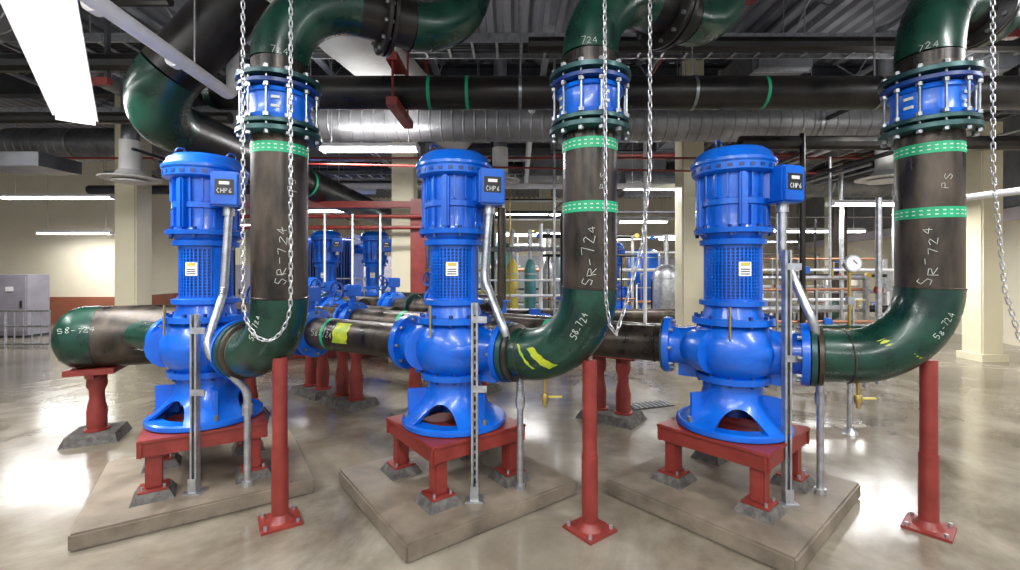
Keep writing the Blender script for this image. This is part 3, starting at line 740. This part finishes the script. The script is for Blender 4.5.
def cabinet(x,y,w,h,dp=.5,m=CABG):
    b_=B('electrical_cabinet'); b_.box((x,y,h/2+.05),(w,dp,h),m,bev=.01); n=max(1,round(w/.7))
    b_.box((x,y,.03),(w,dp*.95,.06),DARK)
    for i in range(n):
        cx=x-w/2+w*(i+.5)/n; b_.box((cx,y-dp/2-.01,h/2+.08),(w/n-.05,.02,h-.15),m,bev=.004); b_.box((cx+w/n*.35,y-dp/2-.03,h*.55),(.03,.03,.16),BLACK)
        b_.box((cx,y-dp/2-.025,h*.8),(.16,.01,.1),WHITE)
    b_.build()
cabinet(-11.4,10.4,1.5,1.35); cabinet(-8.0,13.4,.8,1.6); cabinet(-5.8,19,2.8,2.0); cabinet(7.,20.5,3,2.); cabinet(1.2,21.3,2.4,2.1,m=GREYP)
b_=B('guard_rail')
for z in (.35,.7,1.0): b_.cyl((-13.0,9.0,z-.3),(-9.0,9.0,z-.3),.022,GALV,8)
for i in range(24): b_.cyl((-13.0+i*4./23,9.0,0),(-13.0+i*4./23,9.0,.7),.012 if i%6 else .025,GALV,6)
b_.build()
b_=B('door_1'); b_.box((-7.6,21.94,1.05),(1.0,.06,2.1),GREYP); b_.box((-7.6,21.90,1.5),(.5,.02,.6),WHITE); b_.build()
b_=B('pressure_gauge'); gx,gy,gz=3.12,4.22,1.56
b_.lathe((gx,gy,gz),(0,-1,0),[(0,.075),(.03,.078),(.045,.078)],GALV,28); b_.lathe((gx,gy-.046,gz),(0,-1,0),[(0,.068),(.002,.068)],WHITE,28)
b_.box((gx+.01,gy-.05,gz+.015),(.05,.003,.006),BLACK,R=Matrix.Rotation(.8,3,'Y'))
b_.cyl((gx,gy+.01,gz-.07),(gx,gy+.01,.9),.014,BRASS,10); b_.box((gx,gy,1.22),(.06,.04,.07),GALV); b_.cyl((gx,gy+.01,.9),(gx,gy+.01,0),.02,GALV,10); b_.cyl((gx-.45,gy+.01,.98),(gx+.4,gy+.01,.98),.018,GREEN,10)
b_.lathe((gx,gy+.01,0),(0,0,1),[(0,.07),(.02,.06),(.05,.025)],GALV,16)
b_.build()
for (x,y,r,m) in ((.9,6.85,.03,STEELD),(.65,6.75,.02,GALV),(4.2,9.3,.05,DARK),(-.35,9.3,.04,STEELD),(-8.1,10,.05,GALV),(2.35,8.,.03,WHITE),(-5.0,8.3,.04,STEELD)):
    sm('vertical_drop_pipe',[(x,y,0),(x,y,CZ-.08)],r,m)
b_=B('floor_drain_grate'); b_.box((1.55,5.1,.004),(.5,.2,.008),DARK,.3)
for i in range(8): b_.box(V((1.55,5.1,.01))+Matrix.Rotation(.3,3,'Z')@V((-.21+i*.06,0,0)),(.012,.19,.006),GALV,.3)
b_.build()

# ------------------------------------------------------------ world, camera
w=bpy.data.worlds.new('world'); sc.world=w; w.use_nodes=True
w.node_tree.nodes['Background'].inputs[0].default_value=(.92,.96,1,1); w.node_tree.nodes['Background'].inputs[1].default_value=.9
cd=bpy.data.cameras.new('camera'); cam=bpy.data.objects.new('camera',cd); sc.collection.objects.link(cam)
cam.location=(0,0,1.5); cam.rotation_euler=(pi/2,0,0); cd.sensor_width=36; cd.lens=460/1020*36; cd.shift_y=-15/1020; cd.clip_start=.05
sc.camera=cam
